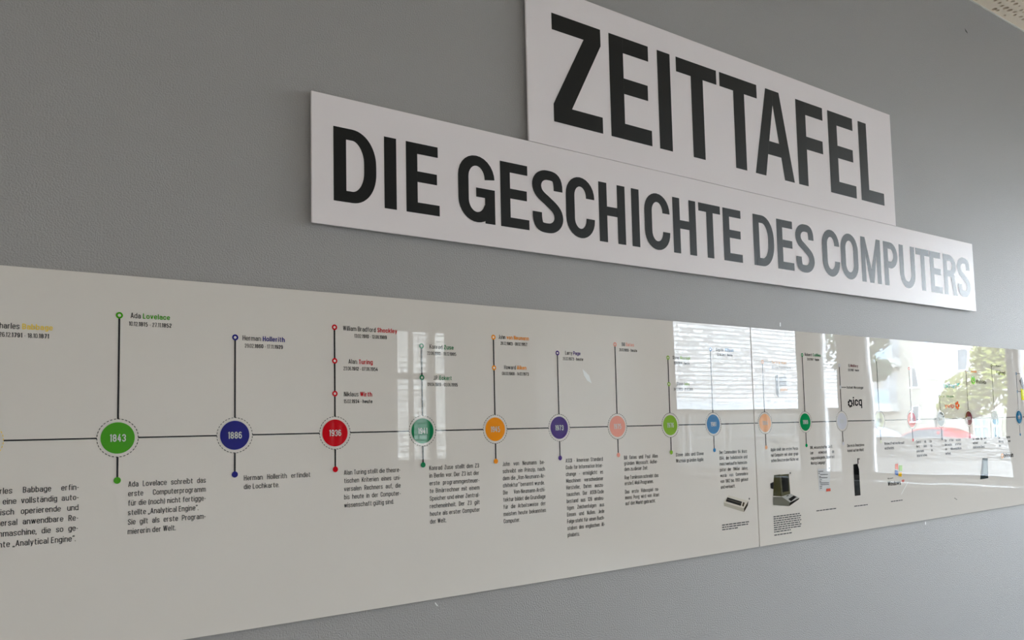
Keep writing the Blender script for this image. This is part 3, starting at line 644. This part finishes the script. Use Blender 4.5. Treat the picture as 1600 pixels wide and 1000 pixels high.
pic(PR, 'mobile_phone_picture', [
    ('phone_body', [(2.3930, 1.3587), (2.4161, 1.3599), (2.4232, 1.3426), (2.4242, 1.2593), (2.3925, 1.2592), (2.3925, 1.3214)], (26,30,30)),
    ('antenna', [(2.4177, 1.3773), (2.4224, 1.3771), (2.4218, 1.3587), (2.4171, 1.3589)], (24,26,26)),
    ('phone_display', [(2.3998, 1.3393), (2.4193, 1.3396), (2.4193, 1.3159), (2.3998, 1.3157)], (18,38,30)),
    ('keypad', [(2.4004, 1.3067), (2.4192, 1.3069), (2.4202, 1.2710), (2.4008, 1.2710)], (48,52,52))], 'black mobile phone with aerial under the 1995 text')
fl = pic(PR, 'window_flag_logo', [
    ('red_field', [(2.6384, 1.3492), (2.6568, 1.3497), (2.6547, 1.3291), (2.6368, 1.3334)], (225,120,95)),
    ('green_field', [(2.6619, 1.3439), (2.6819, 1.3430), (2.6783, 1.3237), (2.6599, 1.3254)], (150,190,95)),
    ('blue_field', [(2.6341, 1.3301), (2.6528, 1.3258), (2.6503, 1.3100), (2.6326, 1.3152)], (75,105,165)),
    ('yellow_field', [(2.6571, 1.3217), (2.6778, 1.3194), (2.6738, 1.3045), (2.6542, 1.3085)], (215,165,35))], 'four coloured fields like a waving flag')
pic(PR, 'smartphone_picture', [
    ('phone_body', [(3.2511, 1.3452), (3.2918, 1.3436), (3.2867, 1.2673), (3.2225, 1.2659)], (60,66,66)),
    ('phone_screen', [(3.2571, 1.3367), (3.2866, 1.3355), (3.2825, 1.2821), (3.2426, 1.2808)], (120,130,128))], 'dark grey touch phone')
gb = pic(PR, 'handheld_console_picture', [
    ('console_front', [(2.0281, 1.6381), (2.0723, 1.6411), (2.0719, 1.5734), (2.0274, 1.5702)], (196,192,186)),
    ('console_side', [(2.0162, 1.6356), (2.0281, 1.6381), (2.0274, 1.5702), (2.0173, 1.5808)], (100,98,94)),
    ('console_screen', [(2.0325, 1.6317), (2.0681, 1.6339), (2.0675, 1.6052), (2.0329, 1.6036)], (140,138,134)),
    ('console_buttons', [(2.0353, 1.5961), (2.0680, 1.5992), (2.0686, 1.5916), (2.0366, 1.5885)], (205,155,110))], 'grey handheld console with square screen')
m = MB(); m.disc(3.2165, 1.641, .0165, YI, 24); wb = flat(m, 'speech_bubble_logo', ink((60, 150, 60)), PR)
m = MB(); m.disc(3.2165, 1.641, .0085, YI - .0003, 10, .0045, R(150), R(330)); flat(m, 'handset', M_PAPER, wb)
m = MB(); m.disc(3.4130, 1.3470, .0100, YI, 20, .0045); flat(m, 'coin_logo', ink((225, 140, 80)), PR)
m = MB()
for k in range(5): m.disc(3.083 + .010 * math.cos(R(72 * k)), 1.545 + .010 * math.sin(R(72 * k)), .0062, YI, 10)
flat(m, 'burst_logo', ink((200, 45, 35)), PR)
m = MB(); m.poly([(3.086, 1.615), (3.108, 1.622), (3.112, 1.630), (3.098, 1.627), (3.088, 1.628)], YI); flat(m, 'bird_logo', ink((20, 140, 155)), PR)
m = MB()
for k in range(7): m.disc(2.3935 + .0095 * math.cos(R(51.4 * k)), 1.553 + .0095 * math.sin(R(51.4 * k)), .0042, YI, 10)
flat(m, 'flower_logo', M_INK, PR)
m = MB(); m.rect(3.612, 1.566, 3.680, 1.612, YI); flat(m, 'yellow_square_picture', ink((210, 195, 60)), PR)
m = MB(); m.poly([(3.605, 1.645), (3.63, 1.66), (3.65, 1.62), (3.63, 1.605)], YI); flat(m, 'dark_badge_picture', ink((70, 70, 66)), PR)
m = MB(); m.rect(3.645, 1.30, 3.72, 1.41, YI); flat(m, 'black_device_picture', ink((30, 34, 32)), PR)
def fine_print(par, x0, x1, z, n, name='fine_print', wlast=.6):
    m = MB()
    for i in range(n):
        x = x0; xe = x0 + (x1 - x0) * (wlast if i == n - 1 and n > 1 else 1)
        while x < xe - .004:
            w = min(random.uniform(.006, .018), xe - x); zz = z - i * .0062
            m.rect(x, zz, x + w, zz + .0030, YI); x += w + .0022
    flat(m, name, M_GREY, par)
fine_print(PL, 1.755, 1.870, 1.5 - .2790, 3); fine_print(PR, 1.978, 2.108, 1.5 - .2745, 8); fine_print(PR, 1.978, 2.06, 1.5 - .3270, 1); fine_print(PR, 2.185, 2.290, 1.5 - .2735, 1); fine_print(PR, 2.386, 2.462, 1.5 - .2745, 1); fine_print(PR, 2.600, 2.672, 1.5 - .2745, 1)
def asterisk(par, x, z):
    m = MB()
    for k in range(3): 
        t = R(60 * k); m.poly([(x + .003*math.cos(t) - .0006*math.sin(t), z + .003*math.sin(t) + .0006*math.cos(t)), (x - .003*math.cos(t) - .0006*math.sin(t), z - .003*math.sin(t) + .0006*math.cos(t)), (x - .003*math.cos(t) + .0006*math.sin(t), z - .003*math.sin(t) - .0006*math.cos(t)), (x + .003*math.cos(t) + .0006*math.sin(t), z + .003*math.sin(t) - .0006*math.cos(t))], YI)
    flat(m, 'reference_mark', M_INK, par)
for par, q in ((PL, (1.8742, 1.2857)), (PR, (2.0658, 1.3479)), (PR, (2.2622, 1.3528)), (PR, (2.4269, 1.3748))): asterisk(par, q[0], q[1])
# pale crescent mark and scratches in the acrylic
M_SCR = mat('scratch_white', (0.85, 0.85, 0.82), 0.5)
m = MB(); m.poly([(1.2736, 1.6369), (1.2844, 1.6294), (1.2944, 1.6218), (1.3018, 1.6024), (1.2878, 1.6092), (1.2781, 1.6215)], YI); flat(m, 'surface_mark', mat('mark_pale', (0.82, 0.81, 0.78), .5), PL)
m = MB(); m.poly([(2.7108, 1.2852), (2.7132, 1.2842), (2.6669, 1.2460), (2.6646, 1.2470)], YI); flat(m, 'surface_mark', M_SCR, PR)
m = MB(); m.poly([(3.0177, 1.2102), (3.0224, 1.2108), (3.0402, 1.2032), (3.0381, 1.2019)], YI); flat(m, 'surface_mark', M_GREY, PR)

# ------------------------------------------------------------------ banner stand seen mirrored beside the first window
bn = empty('banner_stand', (5.0, -3.33, 0))
tag(bn, 'tall pale roll-up banner with vertical lettering, mirrored in the panel beside the 1976 disc', 'banner')
M_BAN = mat('banner_film', (0.62, 0.52, 0.52), 0.5)
m = MB(); m.box((-.08, -.27, 0), (.08, .19, .09)); m.build('banner_base', M_FRAME, bn, bevel=.01)
m = MB(); m.box((-.004, -.25, .09), (0, .135, 2.55)); sheet = m.build('banner_sheet', M_BAN, bn)
m = MB(); m.tube((.02, -.06, .09), (.02, -.06, 2.56), .012); m.build('support_pole', M_FRAME, bn)
m = MB(); k = .16 / .682; zpos = .95
for ch in 'COMPUTERMUSEUM':                             # letters stacked sideways up the banner
    adv, vs, fs = BOLD.get(ch)
    nv = [m.bm.verts.new((-.0052, -.02 + q.y * k * .75, zpos + q.x * k * .72)) for q in vs]
    for f in fs:
        try: m.bm.faces.new([nv[i] for i in f])
        except ValueError: pass
    zpos += adv * k * .72
m.build('banner_lettering', mat('banner_print', (0.74, 0.66, 0.66), .5), bn)

# ------------------------------------------------------------------ the street outside the windows (seen mirrored)
GZ = -0.35
M_ASPH = mat('asphalt', (0.16, 0.16, 0.16), .9); M_LAWN = mat('lawn_green', (0.20, 0.26, 0.08), .95, bump=(20, .05))
b = MB(); b.box((XL - 3, -60, GZ - .2), (90, 40, GZ - .02)); struct(b.build('ground', mat('paving', (0.10, 0.098, 0.094), .9)), 'paved ground outside the windows')
b = MB(); b.box((31, -58, GZ - .02), (43, 30, GZ)); struct(b.build('road', M_ASPH), 'asphalt street beyond the stone wall')
b = MB(); b.box((41.2, -18.6, GZ), (43.5, -9, GZ + .55)); tag(b.build('lawn', M_LAWN), 'strip of yellowish grass across the street', 'grass', kind='stuff')

def brick_mat():
    m = bpy.data.materials.new('white_brick'); m.use_nodes = True; nt = m.node_tree; bs = nt.nodes['Principled BSDF']
    geo = nt.nodes.new('ShaderNodeNewGeometry'); sp = nt.nodes.new('ShaderNodeSeparateXYZ'); cb = nt.nodes.new('ShaderNodeCombineXYZ'); ad = nt.nodes.new('ShaderNodeMath'); ad.operation = 'ADD'
    nt.links.new(geo.outputs['Position'], sp.inputs[0]); nt.links.new(sp.outputs['X'], ad.inputs[0]); nt.links.new(sp.outputs['Y'], ad.inputs[1])
    nt.links.new(ad.outputs[0], cb.inputs[0]); nt.links.new(sp.outputs['Z'], cb.inputs[1])
    br = nt.nodes.new('ShaderNodeTexBrick'); nt.links.new(cb.outputs[0], br.inputs['Vector'])
    br.inputs['Color1'].default_value = (.72, .70, .68, 1); br.inputs['Color2'].default_value = (.22, .205, .20, 1); br.inputs['Mortar'].default_value = (.30, .29, .28, 1)
    br.inputs['Scale'].default_value = 1.0; br.inputs['Brick Width'].default_value = .42; br.inputs['Row Height'].default_value = .125; br.inputs['Mortar Size'].default_value = .022; br.inputs['Bias'].default_value = -.35
    nt.links.new(br.outputs['Color'], bs.inputs['Base Color']); bs.inputs['Roughness'].default_value = .85
    return m
# brick wing opposite: long brick upper storey on a pale ledge, glazed ground floor below
bk = empty('brick_building', (20, -14.5, GZ)); tag(bk, 'long white brick building over a glazed ground floor, mirrored right of the 1976 disc', 'building')
def kid(name, m_, par, fn, **kw):
    mb = MB(); fn(mb); o = mb.build(name, m_, None, **kw); o.parent = par; o.matrix_parent_inverse = Matrix.Translation(par.location).inverted(); return o
kid('brick_wall', brick_mat(), bk, lambda q: (q.box((11.6, -20, 2.12), (25.6, -14.5, 8.5)), q.box((3.5, -20, GZ), (11.6, -14.5, 8.5))))
kid('ledge', mat('pale_concrete', (.60, .62, .63), .6), bk, lambda q: (q.box((11.6, -20, 1.9), (25.7, -14.35, 2.12))))
kid('ground_floor_wall', mat('grey_panels', (.05, .05, .05), .8, spec=.1), bk, lambda q: q.box((11.6, -20, GZ), (25.4, -14.75, 1.9)))
for i in range(7):
    x = 12.4 + i * 1.78
    o = kid('shop_window', mat('shop_frame', (.17, .18, .18), .7, spec=.1), bk, lambda q: (q.box((x, -14.76, GZ + .3), (x + .07, -14.68, 1.75)), q.box((x + 1.5, -14.76, GZ + .3), (x + 1.57, -14.68, 1.75)), q.box((x, -14.76, 1.68), (x + 1.57, -14.68, 1.75)), q.box((x, -14.76, GZ + .3), (x + 1.57, -14.68, GZ + .38)), q.box((x, -14.76, 1.05), (x + 1.57, -14.68, 1.10))))
    p = kid('pane', mat('dim_pane', (.06, .07, .07), .2, spec=.15), bk, lambda q: q.box((x + .07, -14.755, GZ + .38), (x + 1.5, -14.74, 1.68))); p.parent = o; p.matrix_parent_inverse.identity()

# stone wall with concrete base along the yard
def stone_mat():
    m = bpy.data.materials.new('field_stone'); m.use_nodes = True; nt = m.node_tree; bs = nt.nodes['Principled BSDF']
    geo = nt.nodes.new('ShaderNodeNewGeometry'); mp = nt.nodes.new('ShaderNodeMapping'); mp.inputs['Scale'].default_value = (6, 6, 14); nt.links.new(geo.outputs['Position'], mp.inputs[0])
    v = nt.nodes.new('ShaderNodeTexVoronoi'); nt.links.new(mp.outputs[0], v.inputs['Vector']); v.inputs['Scale'].default_value = 1.0
    rp = nt.nodes.new('ShaderNodeValToRGB'); nt.links.new(v.outputs['Color'], rp.inputs[0]); rp.color_ramp.elements[0].color = (.09, .085, .08, 1); rp.color_ramp.elements[1].color = (.27, .255, .24, 1)
    nt.links.new(rp.outputs[0], bs.inputs['Base Color']); bs.inputs['Roughness'].default_value = .9
    bp = nt.nodes.new('ShaderNodeBump'); bp.inputs['Distance'].default_value = .06; nt.links.new(v.outputs['Distance'], bp.inputs['Height']); bp.invert = True; nt.links.new(bp.outputs[0], bs.inputs['Normal'])
    return m
sw = empty('stone_wall', (22, -9.8, GZ)); tag(sw, 'low wall of rough field stones on a concrete base below the parked cars', 'wall')
kid('stonework', stone_mat(), sw, lambda q: q.box((22, -20, .37), (22.5, 6, .97)))
kid('concrete_base', mat('base_concrete', (.25, .235, .22), .8), sw, lambda q: [q.box((21.9, -20 + i * 1.0, GZ), (22.6, -19.012 + i * 1.0, .37)) for i in range(26)])

# apartment block
M_APT = mat('cream_render', (.37, .345, .295), .8); M_BLUE = mat('pale_blue_render', (.45, .53, .64), .8); M_PANE = mat('house_pane', (.10, .12, .14), .1); M_RAIL = mat('balcony_panel', (.25, .34, .39), .3); M_PIPE = mat('zinc_pipe', (.35, .35, .36), .4)
ap = empty('apartment_building', (58, -28, GZ)); tag(ap, 'cream apartment block with a stack of glazed balconies, mirrored right of the icq lettering', 'building')
kid('wall', M_APT, ap, lambda q: q.box((54, -34.5, GZ), (64, -21.0, 9.2)))
kid('blue_strip', M_BLUE, ap, lambda q: q.box((53.94, -26.52, 4.1), (54.05, -25.75, 9.2)))
kid('roof', mat('roof_grey', (.40, .36, .34), .8), ap, lambda q: q.box((53.3, -35, 9.2), (64.6, -20.5, 9.5)))
kid('downpipe', M_PIPE, ap, lambda q: (q.tube((53.85, -29.95, GZ), (53.85, -29.95, 9.2), .08)))
for i, zf in enumerate((2.62, 5.55, 8.45)):
    bl = kid('balcony', mat('balcony_slab', (.52, .52, .50), .7), ap, lambda q: (q.box((52.8, -29.75, zf - .55), (54, -28.3, zf))))
    for (ya, yb) in ((-29.72, -29.27), (-29.24, -28.79), (-28.76, -28.32)):
        o = kid('rail_panel', M_RAIL, ap, lambda q: q.box((52.82, ya, zf + .03), (52.87, yb, zf + .95))); o.parent = bl; o.matrix_parent_inverse.identity()
    o = kid('rail_top', M_PIPE, ap, lambda q: (q.box((52.78, -29.75, zf + .95), (52.9, -28.3, zf + 1.02)), q.box((52.78, -29.75, zf), (52.84, -29.7, zf + 2.35)), q.box((52.78, -28.35, zf), (52.84, -28.3, zf + 2.35)))); o.parent = bl; o.matrix_parent_inverse.identity()
    o = kid('balcony_door', mat('balcony_door_grey', (.30, .31, .32), .5), ap, lambda q: q.box((53.97, -29.4, zf + .03), (54.02, -28.5, zf + 2.1))); o.parent = bl; o.matrix_parent_inverse.identity()  # door in one plain grey
for (y0, y1, z0, z1) in ((-27.62, -27.2, 3.6, 4.85), (-27.55, -27.2, 1.3, 2.4), (-27.75, -27.2, 6.9, 8.1), (-26.45, -26.05, 4.85, 5.95), (-24.6, -23.9, 4.6, 5.9), (-32.6, -31.8, 3.6, 4.9), (-32.6, -31.8, 6.6, 7.9), (-24.6, -23.9, 6.7, 8.0)):
    o = kid('window', M_SILL, ap, lambda q: (q.box((53.9, y0 - .08, z0 - .1), (54.02, y1 + .08, z0)), q.box((53.93, y0, z0), (54.02, y0 + .06, z1)), q.box((53.93, y1 - .06, z0), (54.02, y1, z1)), q.box((53.93, y0, z1 - .06), (54.02, y1, z1))))
    p = kid('pane', M_PANE, ap, lambda q: q.box((53.96, y0 + .06, z0), (54.01, y1 - .06, z1 - .06))); p.parent = o; p.matrix_parent_inverse.identity()
kid('garden_gate', M_RAIL, ap, lambda q: [q.box((50.9, -29.8 + i * .37, GZ), (50.95, -29.47 + i * .37, 1.4)) for i in range(4)])

# small glazed garage behind the tree
gg = empty('garage', (45, -18.3, GZ)); tag(gg, 'low white garage with glazed doors behind the leafy tree', 'garage')
kid('garage_wall', M_APT, gg, lambda q: q.box((44.1, -20.4, GZ), (48, -16.6, 1.9)))
for (y0, y1) in ((-19.1, -18.4), (-18.2, -17.5)):
    kid('garage_door', M_RAIL, gg, lambda q: (q.box((44.03, y0, .45), (44.1, y1, 1.4))))
    kid('door_frame', M_SILL, gg, lambda q: (q.box((43.98, y0 - .05, .4), (44.05, y0 + .03, 1.45)), q.box((43.98, y1 - .03, .4), (44.05, y1 + .05, 1.45)), q.box((43.98, y0, 1.0), (44.05, y1, 1.06)), q.box((43.98, (y0+y1)/2 - .03, .4), (44.05, (y0+y1)/2 + .03, 1.45))))

def tree(loc, blobs, trunk_h, trunk_r, n, leaf, col, label):
    root = empty('tree', loc); tag(root, label, 'tree')
    m = MB(); m.tube((0, 0, 0), (0.05, .05, trunk_h), trunk_r, trunk_r * .65)
    for (c, r) in blobs[:4]: m.tube((0.05, .05, trunk_h * .9), c, trunk_r * .5, trunk_r * .15, 7)
    m.build('trunk', mat('bark', (.16, .12, .09), .9), root, smooth=True)
    m = MB()
    for i in range(n):
        c, r = random.choice(blobs)
        d = Vector((random.gauss(0, 1), random.gauss(0, 1), random.gauss(0, 1))).normalized() * (random.random() ** .35)
        p = Vector((c[0] + d.x * r[0], c[1] + d.y * r[1], c[2] + d.z * r[2]))
        u = Vector((random.gauss(0, 1), random.gauss(0, 1), random.gauss(0, .6))).normalized(); w = u.orthogonal().normalized(); s_ = leaf * random.uniform(.6, 1.3)
        m.face([p - u * s_, p + w * s_ * .5, p + u * s_, p - w * s_ * .5])
    m.build('foliage', col, root, fix=False)
    return root
M_LEAF = mat('leaf_green', (.16, .165, .025), .7); M_LEAF2 = mat('leaf_dark', (.06, .08, .045), .7)
tree((40, -17.4, GZ), [((0, 1.6, 3.6), (1.4, 1.5, 1.1)), ((0, .2, 3.0), (1.4, 1.3, 1.1)), ((0, 2.6, 3.0), (1.3, 1.0, 1.4)), ((0, -.5, 2.5), (1.0, .9, .75)), ((0, 1.2, 4.6), (1.2, .9, .8)), ((.1, 2.2, 4.4), (1, .9, .9)), ((0, 3.4, 3.6), (1.2, 1.2, 1.5))], 2.0, .12, 4200, .15, M_LEAF, 'broad leafy green tree across the street, mirrored behind the round speech-bubble logo')
tree((20, -11.2, GZ), [((0, .7, 4.0), (.8, .55, .55)), ((.2, .85, 3.2), (.6, .3, .35)), ((0, .4, 4.4), (.8, .6, .5)), ((0, 0, 4.0), (.7, .6, .8))], 3.6, .1, 1300, .11, M_LEAF2, 'dark leafy branch tree close to the window, mirrored beside the icq lettering')
tree((46, -11.5, GZ), [((0, 0, 4.2), (1.8, 2.0, 1.9)), ((0, 1.8, 3.4), (1.6, 1.6, 1.6)), ((0, -1.6, 3.6), (1.4, 1.4, 1.4))], 2.2, .16, 5000, .15, M_LEAF, 'rounded green tree mirrored at the right edge of the panel')

# sign posts
b = MB(); b.tube((39.5, -18.75, GZ), (39.5, -18.75, 1.3), .03); ps = empty('street_post', (0, 0, 0)); b.build('post', M_PIPE, ps); b = MB(); b.box((39.45, -18.82, 1.05), (39.48, -18.68, 1.5)); b.build('post_sign', mat('dark_sign', (.06, .08, .08), .5), ps); tag(ps, 'thin street post with a small dark sign behind the red car', 'post')

def car(name, loc, rz, paint, label, st):
    root = empty(name, loc, rz); root.scale = (.94, .94, .96); tag(root, label, 'car')
    m = MB(); rings = []
    for (x, zb, zbelt, zr, wb_, wr) in st:              # lower body + cabin as one loft
        rings.append([m.v(p) for p in ((x, -wb_ * .94, zb), (x, -wb_, zb + .25), (x, -wb_ * .97, zbelt), (x, -wr, zr), (x, wr, zr), (x, wb_ * .97, zbelt), (x, wb_, zb + .25), (x, wb_ * .94, zb))])
    for a, c in zip(rings, rings[1:]):
        for i in range(8): m.bm.faces.new((a[i], a[(i+1) % 8], c[(i+1) % 8], c[i]))
    m.bm.faces.new(rings[0][::-1]); m.bm.faces.new(rings[-1])
    m.build('body', paint, root, smooth=False)
    gl = mat('car_glass', (.05, .06, .07), .08)
    for s_ in (1, -1):
        for k in (0, 1):
            m = MB(); pts = []
            seq = st[3 + k * 2: 6 + k * 2]
            lo = [(x, s_ * (wb_ * .97 + .006), zb2 + .02) for (x, zb, zb2, zr, wb_, wr) in seq]
            hi = [(x, s_ * (wr + (wb_ * .97 - wr) * .14 + .012), zr - .07) for (x, zb, zb2, zr, wb_, wr) in seq]
            for i in range(len(seq) - 1): m.face([lo[i], lo[i+1], hi[i+1], hi[i]])
            m.build('side_window', gl, root)
    for x in (st[1][0] + .35, st[-2][0] - .35):
        for s_ in (1, -1):
            m = MB(); m.tube((x, s_ * .70, .32), (x, s_ * .90, .32), .32, .32, 22); w_ = m.build('wheel', mat('tyre', (.03, .03, .03), .8), root)
            m = MB(); m.tube((x, s_ * .895, .32), (x, s_ * .91, .32), .2, .2, 14); m.build('hubcap', mat('alloy', (.5, .5, .5), .3, metal=.8), w_)
    return root
HATCH = [(-2.15, .30, .70, .72, .80, .60), (-2.0, .22, .86, .90, .86, .66), (-1.2, .2, .95, .99, .89, .68), (-.85, .2, .97, 1.06, .90, .67), (-.05, .2, .98, 1.43, .90, .62), (.6, .2, .99, 1.47, .90, .62), (1.2, .2, 1.0, 1.42, .89, .61), (1.75, .22, 1.03, 1.22, .86, .64), (2.05, .28, .98, 1.02, .80, .66), (2.15, .35, .80, .84, .74, .64)]
RED = mat('red_car_paint', (.30, .012, .022), .25); SILV = mat('silver_car_paint', (.34, .38, .42), .25)
car('car', (38, -18.4, GZ), R(90), RED, 'red hatchback parked beyond the stone wall, mirrored in the middle of the large window', HATCH)
car('car', (41, -23.5, GZ), R(90), SILV, 'silver car parked left of the red hatchback beyond the stone wall', HATCH)
car('car', (38, -13.0, GZ), R(90), RED, 'red car mirrored at the right edge behind the window post', HATCH)
